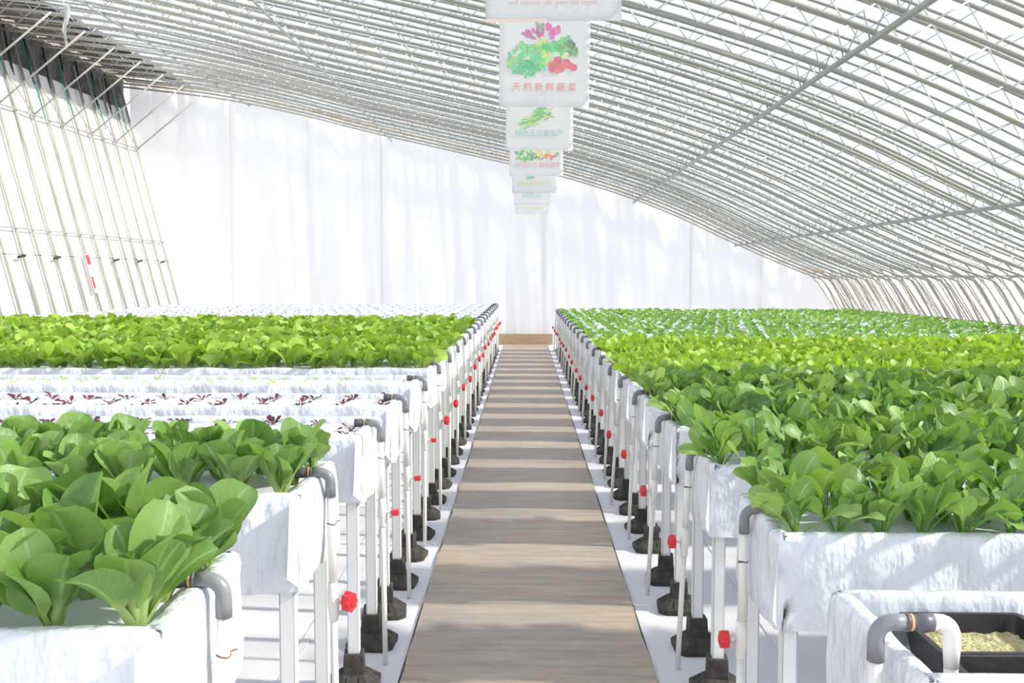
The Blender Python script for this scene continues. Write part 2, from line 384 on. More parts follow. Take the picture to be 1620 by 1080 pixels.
# far end wall: curtain panels hung edge to edge
def roof_z(x):
    pl = ROOF + RWALL[1:]
    for a, b in zip(pl, pl[1:]):
        if a[0] <= x <= b[0]: return a[1] + (b[1] - a[1]) * (x - a[0]) / (b[0] - a[0])
    return 0
bm = bmesh.new()
pl = ROOF + RWALL[1:]
poly = [bm.verts.new((-9.45, D + .12, 5.99))] + [bm.verts.new((x, D + .12, z + .03)) for x, z in pl] + [bm.verts.new((-8.1, D + .12, 0))]
poly2 = [bm.verts.new((v.co.x, D + .22, v.co.z)) for v in poly]
bm.faces.new(poly)
for v in poly2: bm.verts.remove(v)
bmesh.ops.recalc_face_normals(bm, faces=bm.faces)
wall_back = tag(link('wall_back', me_from(bm, 'wall_back', M['sidefilm'], False)), kind='structure')
edges = [-8.95, -6.70, -4.95, -3.29, 0.39, 3.72, 5.30, 7.66]
for i in range(len(edges) - 1):
    xa, xb = edges[i], edges[i + 1] + .06
    nx = max(10, int((xb - xa) / .06)); nz = 20
    bm = bmesh.new(); g = []
    for j in range(nz + 1):
        row = []
        for q in range(nx + 1):
            u = q / nx; x = xa + (xb - xa) * u
            v = j / nz
            zt = roof_z(x) - .03
            xx = x
            lo = max(-7.63 - .25 * zt * v, -9) if x < -7.63 else x
            if x < -7.63: xx = max(x, lwx(zt * v) - .055)
            if x > 6.9: zt = max(zt, .05)
            f = noise.noise((x * 2.2 + 3.1 * i, v * 1.6, i * 5.0)) * .035 + noise.noise((x * 7 + v * 1.5, v * .9, i + 2.0)) * .016
            f += .03 * math.exp(-((u * (xb - xa)) / .06) ** 2) + .05 * abs(noise.noise((x * 1.2 - v * 2.2, v * 2.0, 4.4 * i))) * (1 - v)
            row.append(bm.verts.new((xx, D + .05 - .035 * (i % 2) + f, 0.01 + (zt - .01) * v)))
        g.append(row)
    for a, b in zip(g, g[1:]):
        for q in range(nx): bm.faces.new((a[q], a[q + 1], b[q + 1], b[q]))
    link('curtain_panel', me_from(bm, 'curtain_panel', M['curtain']), wall_back)
bm = bmesh.new(); tube(bm, [(x, D - .03, z - .03) for x, z in pl], .022, 6)
tag(link('trim_2', me_from(bm, 'trim_2', M['rust'])), kind='structure')

# left wall: leaning white sheet on steel posts
zs = [5.28 * i / 12 for i in range(13)]
wall_left = tag(link('wall_left', me_from(sheet([(lwx(z) - .06, z) for z in zs], Y0, D + .1, 60, .03), 'wall_left', M['wallsheet'])), kind='structure')
bm = sheet([(lwx(4.8) - .16, 4.8), (lwx(5.3) - .16, 5.3), (-9.06, 6.12)], Y0, D + .1, 60, .05)
link('upper_quilt', me_from(bm, 'upper_quilt', M['quilt']), wall_left)
bm = bmesh.new(); tube(bm, [(lwx(0), 0, 0), (lwx(5.75), 0, 5.75)], .029, 8); m_post = me_from(bm, 'wall_post', M['post'])
bm = bmesh.new(); tube(bm, [(lwx(4.4), 0, 4.4), (-7.25, 0, 5.58)], .017, 6); m_brace = me_from(bm, 'knee_brace', M['post'])
bm = bmesh.new(); tube(bm, [(lwx(5.0) + .0, 0, 5.0), (lwx(4.4), TS, 4.4)], .013, 6); m_diag = me_from(bm, 'wall_brace', M['post'])
for i in range(ny + 1):
    yy = D - .15 - i * TS
    link('wall_post', m_post, wall_left, (R.uniform(-.01, .01), yy + R.uniform(-.03, .03), 0))
    if i % 2 == 0: link('knee_brace', m_brace, wall_left, (0, yy, 0))
    if i % 2 == 1: link('wall_brace', m_diag, wall_left, (0.02, yy, 0))
for z, r in ((4.4, .019), (2.33, .017)):
    bm = bmesh.new(); tube(bm, [(lwx(z) + .03, Y0, z), (lwx(z) + .03, D - .1, z)], r, 8)
    link('wall_rail', me_from(bm, 'wall_rail', M['post']), wall_left)
bm = bmesh.new(); tube(bm, [(lwx(1.9) + .035, Y0, 1.9), (lwx(1.9) + .035, D - .1, 1.9)], .005, 5)
link('wall_wire', me_from(bm, 'wall_wire', M['clip']), wall_left)
bm = bmesh.new()
for i in range(24):     # ribs sewn across the quilt
    yy = 6 + i * .7
    tube(bm, [(lwx(4.9) - .10, yy, 4.9), (-9.02, yy - .25, 5.9)], .02, 5)
tag(link('quilt_ribs', me_from(bm, 'quilt_ribs', M['clip']), wall_left), kind='stuff')

# right wall: milky film on the bent feet of the trusses
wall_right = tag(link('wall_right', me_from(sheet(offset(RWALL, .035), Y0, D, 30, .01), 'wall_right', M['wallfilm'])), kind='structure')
bm = sheet([(7.86, 0.0), (7.80, .35), (7.66, .72), (7.62, .78)], Y0, D, 80, .05)
link('skirt_cloth', me_from(bm, 'skirt_cloth', M['curtain']), wall_right)
bm = bmesh.new(); tube(bm, [(7.36, Y0, .82), (7.36, D - .1, .82)], .012, 6)
link('wall_rail', me_from(bm, 'wall_rail', M['post']), wall_right)
bm = bmesh.new(); box(bm, -.02, .02, -.09, .09, -.015, .015); m_rc = me_from(bm, 'rail_clip', M['clip'], False)
for i in range(30): link('rail_clip', m_rc, wall_right, (7.34, D - .4 - i * .6, .815))
# wall behind the camera
bm = bmesh.new()
poly = [bm.verts.new((x, Y0 - .02, z + .03)) for x, z in pl] + [bm.verts.new((-7.63, Y0 - .02, 0))]
bm.faces.new(poly)
tag(link('wall_front', me_from(bm, 'wall_front', M['sidefilm'], False)), kind='structure')

# ---------------------------------------------------------------- troughs
TW, RIM, FACE = 0.52, 0.048, 0.26
def liner_mesh(Lg, seed, fine):
    """sweep the wrapped wall's profile round a rectangular plan (x 0..Lg)"""
    hw = TW / 2; r = .022
    path = []                                            # (x, y, nx, ny)
    def seg(p, q, n):
        nseg = max(2, int((Vector(q) - Vector(p)).length / n))
        for t in range(nseg):
            f = t / nseg; path.append((p[0] + (q[0] - p[0]) * f, p[1] + (q[1] - p[1]) * f))
    near = [(0.0 + r, -hw), (2.2, -hw), (Lg - r, -hw)]
    def corner(cx, cy, a0):
        for t in range(4):
            a = a0 + t * PI / 6; path.append((cx + r * math.cos(a), cy + r * math.sin(a)))
    s1 = .035 if fine else .09
    seg((r, -hw), (2.2, -hw), s1); seg((2.2, -hw), (Lg - r, -hw), .12 if fine else .25)
    corner(Lg - r, -hw + r, -PI / 2)
    seg((Lg, -hw + r), (Lg, hw - r), .1)
    corner(Lg - r, hw - r, 0)
    seg((Lg - r, hw), (2.2, hw), .12 if fine else .25); seg((2.2, hw), (r, hw), s1 * 1.5)
    corner(r, hw - r, PI / 2)
    seg((0, hw - r), (0, -hw + r), .03 if fine else .06)
    corner(r, -hw + r, PI)
    prof = [(.004, -FACE), (0, -.21), (0, -.16), (0, -.11), (0, -.06), (.001, -.025), (.006, -.006), (.016, 0), (RIM - .014, 0), (RIM - .003, -.006), (RIM, -.02), (RIM + .002, -.06)]
    bm = bmesh.new(); rings = []
    for i, (x, y) in enumerate(path):
        a, b = path[i - 1], path[(i + 1) % len(path)]
        t = Vector((b[0] - a[0], b[1] - a[1])).normalized(); nx, ny_ = t.y, -t.x
        ring = []
        for ins, z in prof:
            fold = noise.noise((x * 9 + seed, y * 9, z * 2.2 + x * .8)) * .015 + noise.noise((x * 22, y * 22 + seed, z * 9)) * .007
            wide = noise.noise((x * 2.5, y * 2.5 + 7, z * 2 + seed)) * .016
            wgt = 1.0 if z < -.03 and ins < .01 else .35
            dd = (fold + wide) * wgt + (-z / FACE) * .006
            dz = (noise.noise((x * 4, y * 4, seed)) * .007 if z > -.03 else 0) + (noise.noise((x * 3, y * 3, seed + 4)) * .014 if z < -.25 else 0)
            ring.append(bm.verts.new((x + nx * (dd - ins), y + ny_ * (dd - ins), z + dz)))
        rings.append(ring)
    for i in range(len(rings)):
        a, b = rings[i], rings[(i + 1) % len(rings)]
        for k in range(len(prof) - 1): bm.faces.new((a[k], b[k], b[k + 1], a[k + 1]))
    bmesh.ops.recalc_face_normals(bm, faces=bm.faces)
    return me_from(bm, 'trough_liner', M['liner'])
def base_mesh(Lg):
    bm = bmesh.new(); box(bm, .02, Lg - .02, -TW / 2 + .02, TW / 2 - .02, -FACE + .015, -FACE + .035)
    return me_from(bm, 'trough_base', M['board'], False)
def leg_mesh(h):
    bm = bmesh.new(); a = .021
    for (x0, x1, y0, y1) in ((-a, a, -a, -a + .004), (-a, a, a - .004, a), (-a, -a + .004, -a, a), (a - .004, a, -a, a)):
        box(bm, x0, x1, y0, y1, .05, h)
    return me_from(bm, 'leg', M['pvcleg'], False)
def pad_mesh():
    bm = bmesh.new()
    def ring(r, z, ch):
        pts = [(r, r - ch), (r - ch, r), (-r + ch, r), (-r, r - ch), (-r, -r + ch), (-r + ch, -r), (r - ch, -r), (r, -r + ch)]
        return [bm.verts.new((x, y, z)) for x, y in pts]
    R_ = [ring(.097, 0, .035), ring(.099, .022, .035), ring(.095, .028, .034), ring(.052, .062, .016), ring(.042, .064, .006), ring(.040, .064, .004), ring(.037, .135, .004), ring(.034, .138, .004), ring(.026, .138, .003), ring(.026, .10, .003)]
    for a, b in zip(R_, R_[1:]):
        for k in range(8): bm.faces.new((a[k], a[(k + 1) % 8], b[(k + 1) % 8], b[k]))
    bm.faces.new(R_[0][::-1]); bm.faces.new(R_[-1])
    for s in (0, 1, 2, 3):                                   # raised grip ribs on the slopes
        ang = s * PI / 2
        for t in (-.02, .02):
            m = Matrix.Rotation(ang, 3, 'Z')
            tube(bm, [m @ Vector((.060, t, .058)), m @ Vector((.088, t * 1.3, .036))], .004, 4)
    return me_from(bm, 'foot_pad', M['pad'], False)
M_PAD = pad_mesh()
def flap_mesh():
    bm = bmesh.new(); g = []
    for j in range(9):
        z = -.012 - .235 * j / 8
        g.append([bm.verts.new((-.004 - .020 * q / 4 * (.4 + .6 * j / 8) , .012 * math.sin(q * 1.2 + j * .5) * .4 - .012 * q, z + .008 * q * (j / 8))) for q in range(5)])
    for a, b in zip(g, g[1:]):
        for q in range(4): bm.faces.new((a[q], a[q + 1], b[q + 1], b[q]))
    return me_from(bm, 'liner_flap', M['liner'])
M_FLAP = flap_mesh()
def knob_mesh():
    """lobed hand wheel, axis along x"""
    bm = bmesh.new(); n = 32; rows = []
    for x, rr in ((0, .6), (0, .96), (.004, 1), (.022, 1), (.026, .93), (.026, .5), (.030, .42), (.030, 0.02)):
        rows.append([bm.verts.new((x, rr * (.0245 + .0028 * math.cos(8 * 2 * PI * k / n)) * math.cos(2 * PI * k / n), rr * (.0245 + .0028 * math.cos(8 * 2 * PI * k / n)) * math.sin(2 * PI * k / n))) for k in range(n)])
    for a, b in zip(rows, rows[1:]):
        for k in range(n): bm.faces.new((a[k], a[(k + 1) % n], b[(k + 1) % n], b[k]))
    bm.faces.new(rows[0][::-1]); bm.faces.new(rows[-1])
    return me_from(bm, 'valve_handle', M['red'], False)
M_KNOB = knob_mesh()
def lever_mesh():
    bm = bevbox(0, .030, -.014, .014, -.012, .012, .004)
    return me_from(bm, 'valve_handle', M['red'], False)
M_LEVER = lever_mesh()
bm = bmesh.new(); tube(bm, [(0, 0, 0), (.022, 0, 0)], .006, 8); M_STEM = me_from(bm, 'valve_stem', M['pvc'])
def pipe_meshes(top, zv, lean):
    """stand pipe at x=0, elbow over the rim towards +x; z from the floor"""
    out = {}
    a = .030
    zt = top - .018
    bx = -lean
    def px(z): return bx * (1 - min(1, z / zt)) 
    bm = bmesh.new()
    zz = [0.004, zv - .06, zv - .055]
    tube(bm, [(px(z), 0, z) for z in (0.004, .25, zv - .05)], .0105, 12)
    tube(bm, [(px(z), 0, z) for z in (zv + .05, (zv + zt) / 2, zt - a - .03)], .0125, 12)
    out['pipe'] = me_from(bm, 'stand_pipe', M['pvc'])
    bm = bmesh.new()
    tube(bm, [(px(z), 0, z) for z in (zv - .058, zv - .052, zv - .03, zv - .022, zv + .03, zv + .034, zv + .055)], 0, 12, rs=[.0125, .0145, .0145, .0175, .0175, .0155, .0150])
    out['body'] = me_from(bm, 'valve_body', M['pvc'])
    bm = bmesh.new()
    pts = [Vector((0, 0, zt - a - .042)), Vector((0, 0, zt - a - .01))] + arc((a, 0, zt - a), (-a, 0, 0), (0, 0, a)) + [Vector((a + .022, 0, zt))]
    tube(bm, pts, 0, 12, rs=[.0160] * 2 + [.0152] * (len(pts) - 4) + [.0152, .0160])
    out['elbow'] = me_from(bm, 'elbow', M['grey'])
    bm = bmesh.new(); x = a + .022
    tube(bm, [(x, 0, zt), (x + .004, 0, zt), (x + .008, 0, zt), (x + .024, 0, zt), (x + .028, 0, zt), (x + .050, 0, zt)], 0, 12, rs=[.0165, .0180, .0138, .0146, .0168, .0168])
    out['coupling'] = me_from(bm, 'coupling', M['darkgrey'])
    bm = bmesh.new(); tube(bm, [(x + .008, 0, zt), (x + .013, 0, zt)], .0160, 12)
    out['washer'] = me_from(bm, 'washer', M['orange'])
    bm = bmesh.new(); x += .048; b2 = .026
    pts = [Vector((x, 0, zt)), Vector((x + .012, 0, zt))] + arc((x + .012, 0, zt - b2), (0, 0, b2), (b2, 0, 0)) + [Vector((x + .012 + b2, 0, zt - b2 - .02)), Vector((x + .012 + b2, 0, zt - .085))]
    tube(bm, pts, 0, 12, rs=[.0160] * (len(pts) - 1) + [.0130])
    tube(bm, [(x + .012 + b2, 0, zt - .05), (x + .012 + b2, 0, zt - .12)], .0130, 12)
    out['inlet'] = me_from(bm, 'inlet_elbow', M['pvc'])
    bm = bmesh.new(); zz = (zv + zt) * .5 + .04
    ring = [(px(zz) + .0133 * math.cos(t * PI / 6), .0133 * math.sin(t * PI / 6), zz + .002 * math.sin(t)) for t in range(13)]
    tube(bm, ring, .0018, 4); tube(bm, [(px(zz), -.0133, zz), (px(zz) - .02, -.024, zz + .003)], .0016, 4)
    out['tie'] = me_from(bm, 'wire_tie', M['tie'])
    out['zv'] = zv; out['pxv'] = px(zv)
    return out
def copy_tree(o, parent=None):
    c = o.copy(); C.objects.link(c)
    if parent is not None: c.parent = parent
    for ch in o.children: copy_tree(ch, c)
    return c

LY = [1.87, 2.92, 3.95, 4.78, 5.72, 6.65] + [6.65 + .95 * i for i in range(1, 16)]
RY = [1.95, 2.93, 3.92, 4.86, 5.90, 6.80, 7.66] + [7.66 + .94 * i for i in range(1, 15)]
LTOP, RTOP = 0.967, 0.862
LX, RX = -0.600, 0.672
LLEN, RLEN = 6.75, 6.2
contents_l = {1: 'big dark pak choi', 2: 'big dark pak choi', 3: 'sparse red lettuce seedlings', 4: 'sparse red lettuce seedlings', 5: 'tiny pale green sprouts'}
contents_r = {1: 'black seedling trays'}
for i in range(6, 12): contents_l[i] = 'pale green pak choi'
for i in range(12, 22): contents_l[i] = 'dark seedlings'
for i in range(2, 6): contents_r[i] = 'dark green leafy choy'
for i in range(6, 10): contents_r[i] = 'lime green leafy plants'
for i in range(10, 22): contents_r[i] = 'young green plants'
def build_side(s, X0, top, Lg, ys, contents, side):
    liners = [liner_mesh(Lg, 3.3 * k + (50 if s > 0 else 0), True) for k in range(3)] + [liner_mesh(Lg, 9.1 + k + (50 if s > 0 else 0), False) for k in range(2)]
    bm = bmesh.new(); nb = 7; bl = (Lg - 2 * RIM - .004) / nb
    box(bm, 0, bl - .004, -TW / 2 + RIM + .003, TW / 2 - RIM - .003, -.055, -.026); m_board = me_from(bm, 'foam_board', M['board'], False)
    m_base = base_mesh(Lg); m_leg = leg_mesh(top - FACE + .02)
    troughs = []
    for i, yy in enumerate(ys):
        n = i + 1
        t = link('grow_trough', None)
        t.location = (X0, yy, 0); t.scale = (s, s, 1) if False else (1, 1, 1)
        t.rotation_euler = (0, 0, 0 if s > 0 else PI)
        what = contents[n]
        where = {1: 'nearest the camera', 21: 'by the end curtain'}.get(n, ordw(n) + ' from the camera')
        tag(t, f'white trough {side} of the walkway, {where}, with {what}', 'trough', f'grow troughs {side} of the walkway')
        me = liners[i % 3] if n <= 6 else liners[3 + i % 2]
        link('trough_liner', me, t, (0, 0, top))
        link('trough_base', m_base, t, (0, 0, top))
        if n <= 7:
            link('liner_flap', M_FLAP, t, (0.004, -TW / 2 * s - .004 * s, top), (0, 0, 0 if s > 0 else PI))
        if not (s > 0 and n == 1):
            for k in range(nb): link('foam_board', m_board, t, (RIM + .002 + k * bl, 0, top + R.uniform(-.001, .001)))
        else:
            bmx = bmesh.new(); box(bmx, RIM, Lg - RIM, -TW / 2 + RIM - .006, TW / 2 - RIM + .006, -.125, -.115)
            link('trough_bed', me_from(bmx, 'trough_bed', M['board'], False), t, (0, 0, top))
        for lx in (.045, 1.75, 3.4, 5.05, Lg - .05):
            for sy in (-1, 1):
                lo = link('leg', m_leg, t, (lx, sy * .222, 0))
                link('foot_pad', M_PAD, lo, (0, 0, 0), (0, 0, R.uniform(-.12, .12)))
        # pipe
        if s > 0: zv = .50 + R.uniform(-.02, .02); lean = {1: 0, 2: -.012}.get(n, -.045 + R.uniform(-.015, .015)); px = -.030
        else: zv = .60 + R.uniform(-.02, .02); lean = .0 + R.uniform(-.02, .015) ; px = -.030
        first = s > 0 and n == 1
        p = pipe_meshes(top + .028 + R.uniform(-.004, .004) + (.05 if first else 0), zv, -lean)
        pr = link('drain_pipe', p['pipe'], t, (px, -.13 if first else 0, 0))
        link('elbow', p['elbow'], pr); link('coupling', p['coupling'], pr); link('inlet_elbow', p['inlet'], pr); link('valve_body', p['body'], pr)
        pr['label'] = 'white pipe with grey elbow and red valve handle'
        if n <= 6: link('washer', p['washer'], pr); link('wire_tie', p['tie'], pr)
        lever = s < 0 and n in (3, 4, 5)
        h = link('valve_handle', M_LEVER if lever else M_KNOB, pr, (p['pxv'] - .036, 0, p['zv']), (0, 0, PI))
        if s < 0 and not lever: h.rotation_euler = (0, 0, PI + R.uniform(-.5, .5)); h.scale = (1, 1, 1.15)
        link('valve_stem', M_STEM, pr, (p['pxv'] - .038, 0, p['zv']))
        troughs.append(t)
    return troughs
build_side(-1, LX, LTOP, LLEN, LY, contents_l, 'left')
build_side(1, RX, RTOP, RLEN, RY, contents_r, 'right')

# ---------------------------------------------------------------- plants
def leaf_geo(bm, uvl, mtx, Lg, W, pet, pw, th0, th1, cup, wave, seed, nu=6, nv=9, tipround=1.0, twist=0.0, obo=.5):
    """one leaf: stalk then blade, from the origin, arching along +x; returns nothing"""
    rows = []
    pos = Vector((0, 0, 0)); ds = 1.0 / nv
    rr = random.Random(seed)
    ph = rr.uniform(0, 6)
    vs = [1 - (1 - j / nv) ** 1.35 for j in range(nv + 1)]
    for j, v in enumerate(vs):
        th = th0 + (th1 - th0) * v ** 1.6                     # angle from vertical
        t = Vector((math.sin(th), 0, math.cos(th))); nrm = Vector((-math.cos(th), 0, math.sin(th)))
        if v <= pet: wd = pw * (1.25 - .45 * v / pet)
        else:
            q = (v - pet) / (1 - pet); q0 = obo
            if q < q0:
                e = q / q0; sh = math.sin(PI / 2 * e) ** .8
            else: sh = max(0.0, 1 - ((q - q0) / (1 - q0)) ** (2.0 * tipround)) ** .5
            wd = max(pw * .8 * (1 - q), W / 2 * sh, .0006)
        row = []
        tw = twist * v
        for k in range(nu + 1):
            u = (k / nu) * 2 - 1
            c = cup * (u * u) * wd
            if v <= pet: c = wd * .9 * u * u
            wv = wave * wd * (abs(u) ** 1.5) * math.sin(v * 17 + ph + (2 if u > 0 else 0)) if v > pet else 0
            p = pos + Vector((0, 1, 0)) * (u * wd * (math.cos(tw))) + nrm * (c + wv + u * wd * math.sin(tw))
            row.append(bm.verts.new(mtx @ p))
        rows.append(row)
        if j < nv: pos = pos + t * (Lg * (vs[j + 1] - v))
    for j in range(nv):
        for k in range(nu):
            f = bm.faces.new((rows[j][k], rows[j][k + 1], rows[j + 1][k + 1], rows[j + 1][k]))
            for lp, (a, b) in zip(f.loops, ((k, j), (k + 1, j), (k + 1, j + 1), (k, j + 1))):
                lp[uvl].uv = (a / nu, vs[b])
            f.smooth = True
KINDS = {
    # L, W, pet, pw, (th0 outer), (th1 outer), cup, wave, tipround, nleaves
    'pak':   dict(L=.188, W=.100, pet=.29, pw=.0105, th=(.20, .95), cup=.42, wave=.03, tip=1.05, n=15, mat='leaf_dark', r0=.014, obo=.52, tw=.7, droop=.42),
    'pale':  dict(L=.178, W=.104, pet=.27, pw=.010, th=(.26, 1.25), cup=.30, wave=.09, tip=1.05, n=14, mat='leaf_pale', r0=.014, obo=.52, tw=.8, droop=.50),
    'choy':  dict(L=.205, W=.078, pet=.40, pw=.0046, th=(.26, 1.25), cup=.24, wave=.13, tip=1.0, n=13, mat='leaf_choy', r0=.010, obo=.48, tw=1.2, droop=.55),
    'lime':  dict(L=.180, W=.080, pet=.32, pw=.006, th=(.28, 1.2), cup=.25, wave=.18, tip=1.05, n=12, mat='leaf_lime', r0=.010, obo=.5, tw=1.1, droop=.5),
    'young': dict(L=.115, W=.062, pet=.32, pw=.004, th=(.55, 1.3), cup=.25, wave=.10, tip=1.1, n=7, mat='leaf_young', r0=.006, obo=.52, tw=.5, droop=.3),
    'red':   dict(L=.066, W=.024, pet=.25, pw=.003, th=(1.05, 1.6), cup=.35, wave=.16, tip=1.0, n=6, mat='leaf_red', r0=.004, obo=.52, tw=.5, droop=.3),
    'tiny':  dict(L=.045, W=.014, pet=.3, pw=.0018, th=(.9, 1.5), cup=.2, wave=.05, tip=1.0, n=5, mat='leaf_tiny', r0=.003, obo=.52, tw=.5, droop=.3),
    'purple': dict(L=.062, W=.024, pet=.25, pw=.0025, th=(.7, 1.4), cup=.3, wave=.12, tip=1.0, n=5, mat='leaf_purple', r0=.003, obo=.52, tw=.5, droop=.3),
}
LEAVES = {}
def leaf_variants(kind, nvar=6, nu=6, nv=9):
    key = (kind, nu)
    if key in LEAVES: return LEAVES[key]
    K = KINDS[kind]; out = []
    rr = random.Random(hash(kind) % 1 + len(kind) * 13 + nu)
    for i in range(nvar):
        bm = bmesh.new(); uvl = bm.loops.layers.uv.new('UVMap')
        b = rr.uniform(-.25, .35)
        leaf_geo(bm, uvl, Matrix.Identity(4), K['L'], K['W'] * rr.uniform(.88, 1.12), K['pet'], K['pw'], K['th'][0], K['th'][1] + b, K['cup'] * rr.uniform(.6, 1.4), K['wave'] * rr.uniform(.6, 1.5), i * 7 + 1, nu, nv, K['tip'], rr.uniform(-K['tw'], K['tw']), K['obo'])
        out.append(me_from(bm, kind + '_leaf', M[K['mat']]))
    LEAVES[key] = out
    return out
def plant_layout(kind, rr):
    """(variant, matrix) per leaf: outer leaves spread, inner ones upright and smaller"""
    K = KINDS[kind]; n = K['n'] + rr.randint(-1, 1); a0 = rr.uniform(0, 2 * PI); out = []
    for i in range(n):
        f = i / max(1, n - 1)                                  # 0 outer .. 1 heart
        az = a0 + i * 2.399 + rr.uniform(-.2, .2)
        sc = (1.0 - .38 * f) * rr.uniform(.88, 1.10)
        tilt = -.36 * f + rr.uniform(-.6, 1.0) * K['droop'] * (1.1 - .6 * f)
        m = Matrix.Rotation(az, 4, 'Z') @ Matrix.Translation((K['r0'] * (1 - f * .8), 0, 0)) @ Matrix.Rotation(tilt, 4, 'Y') @ Matrix.Rotation(rr.uniform(-.5, .5) * K['tw'], 4, 'X') @ Matrix.Scale(sc, 4)
        out.append((rr.randint(0, 5), m))
    return out
def joined_mesh(kind, layouts, nu=4, nv=6):
    """several leaves (or whole plants) in one mesh"""
    K = KINDS[kind]
    rr = random.Random(5)
    bm = bmesh.new(); uvl = bm.loops.layers.uv.new('UVMap')
    for var, m in layouts:
        r2 = random.Random(var * 31 + 3)
        leaf_geo(bm, uvl, m, K['L'], K['W'] * r2.uniform(.9, 1.1), K['pet'], K['pw'], K['th'][0], K['th'][1] + r2.uniform(-.25, .35), K['cup'] * r2.uniform(.6, 1.4), K['wave'] * r2.uniform(.6, 1.5), var * 7 + 1, nu, nv, K['tip'], r2.uniform(-K['tw'], K['tw']), K['obo'])
    return me_from(bm, kind, M[K['mat']])
ROWS = {-1: 'front row', 0: 'middle row', 1: 'back row'}
def frame_x(d, side):
    return d * (831 if side < 0 else 789) / 1600
jobs = {}
def spots(side, trough_no, sp, jitter, margin=.5, yrow=.172):
    ys = LY if side < 0 else RY; X = LX if side < 0 else RX; Lg = LLEN if side < 0 else RLEN
    yc = ys[trough_no - 1]; ztop = (LTOP if side < 0 else RTOP) - .026
    out = []
    n = int((Lg - .16) / sp)
    for row in (-1, 0, 1):
        for k in range(n):
            x = .068 + k * sp + (.0 if row != 0 else .02)
            X_ = X + side * x
            if abs(X_) > frame_x(yc + .2, side) + margin: break
            out.append((X_ + R.uniform(-jitter, jitter), yc + row * yrow + R.uniform(-jitter, jitter), ztop, row, k + 1))
    return out
def plant_things(name, kind, side, troughs, sp, lab, cat, group, leaves=True, jitter=.012, zlift=0.0, smin=.9, smax=1.12, limit=10 ** 6, margin=.5, drop=0.0, grow=None):
    pts = []
    for tn in troughs:
        ss = spots(side, tn, sp, jitter, margin)
        pts += [(p, tn) for p in ss]
    pts.sort(key=lambda q: q[0][1] + abs(q[0][0]) * .05)
    pts = [p for p in pts if R.random() > drop]
    sname = 'left' if side < 0 else 'right'
    rr = random.Random(len(name) * 7 + side)
    proto = []
    if leaves:
        lv = leaf_variants(kind)
    else:
        proto = [joined_mesh(kind, plant_layout(kind, rr)) for _ in range(6)]
    for (x, yv, z, row, k), tn in pts[:limit]:
        sc = rr.uniform(smin, smax) * (grow(tn) if grow else 1)
        m = Matrix.Translation((x, yv, z + zlift)) @ Matrix.Rotation(rr.uniform(-.13, .13), 4, 'X') @ Matrix.Rotation(rr.uniform(-.13, .13), 4, 'Y') @ Matrix.Rotation(rr.uniform(0, 6.28), 4, 'Z') @ Matrix.Scale(sc, 4)
        if leaves:
            o = bpy.data.objects.new(name, None); C.objects.link(o); o.matrix_world = m
            o.empty_display_size = .02
            for var, lm in plant_layout(kind, rr):
                c = bpy.data.objects.new('leaf', lv[var]); c.parent = o; c.matrix_local = lm; C.objects.link(c)
        else:
            o = bpy.data.objects.new(name, proto[rr.randint(0, 5)]); C.objects.link(o); o.matrix_world = m
        tag(o, f'{lab}, {ordw(k)} from walkway, {ROWS[row]} of {ordw(tn)} {sname} trough', cat, group)
    rest = pts[limit:]
    if rest:
        lay = []
        for (x, yv, z, row, k), tn in rest:
            m = Matrix.Translation((x, yv, z + zlift)) @ Matrix.Rotation(rr.uniform(0, 6.28), 4, 'Z') @ Matrix.Scale(rr.uniform(smin, smax) * (grow(tn) if grow else 1), 4)
            lay += [(v, m @ lm) for v, lm in plant_layout(kind, rr)]
        o = link(name + '_bed', joined_mesh(kind, lay, 2, 4))
        tag(o, f'mass of {lab} in the farther {sname} troughs', cat + ' bed', None, 'stuff')
plant_things('pak_choi', 'pak', -1, [1, 2], .145, 'dark green pak choi', 'pak choi', 'pak choi in the first two left troughs', smin=1.0, smax=1.26, grow=lambda tn: 1 if tn == 1 else .87)
plant_things('red_lettuce_seedling', 'red', -1, [3, 4], .186, 'dark red lettuce seedling', 'lettuce', 'red lettuce seedlings', jitter=.006, smin=.75, smax=1.05)
plant_things('green_sprout', 'tiny', -1, [5], .186, 'tiny pale green sprout', 'sprout', 'green sprouts in the fifth left trough', leaves=False, jitter=.01)
plant_things('pale_pak_choi', 'pale', -1, [6, 7, 8, 9, 10, 11], .17, 'pale green pak choi', 'pale pak choi', 'pale pak choi left of the walkway', limit=300, margin=.35, smin=.95, smax=1.18)
plant_things('dark_seedling', 'purple', -1, list(range(12, 22)), .2, 'small dark purple seedling', 'seedling', 'dark seedlings in the far left troughs', leaves=False, limit=300, margin=.2, smin=.65, smax=.9)
plant_things('choy_sum', 'choy', 1, [2, 3, 4, 5], .118, 'dark green choy sum', 'choy sum', 'choy sum right of the walkway', smin=.92, smax=1.2, margin=.45)
plant_things('leafy_green', 'lime', 1, [6, 7, 8, 9], .15, 'lime green leafy plant', 'leafy green', 'lime green plants right of the walkway', limit=300, margin=.35)
plant_things('young_leafy_green', 'young', 1, list(range(10, 21)), .185, 'young green leafy plant', 'young green', 'young greens in the far right troughs', leaves=False, limit=300, margin=.2, drop=.08, jitter=.02)

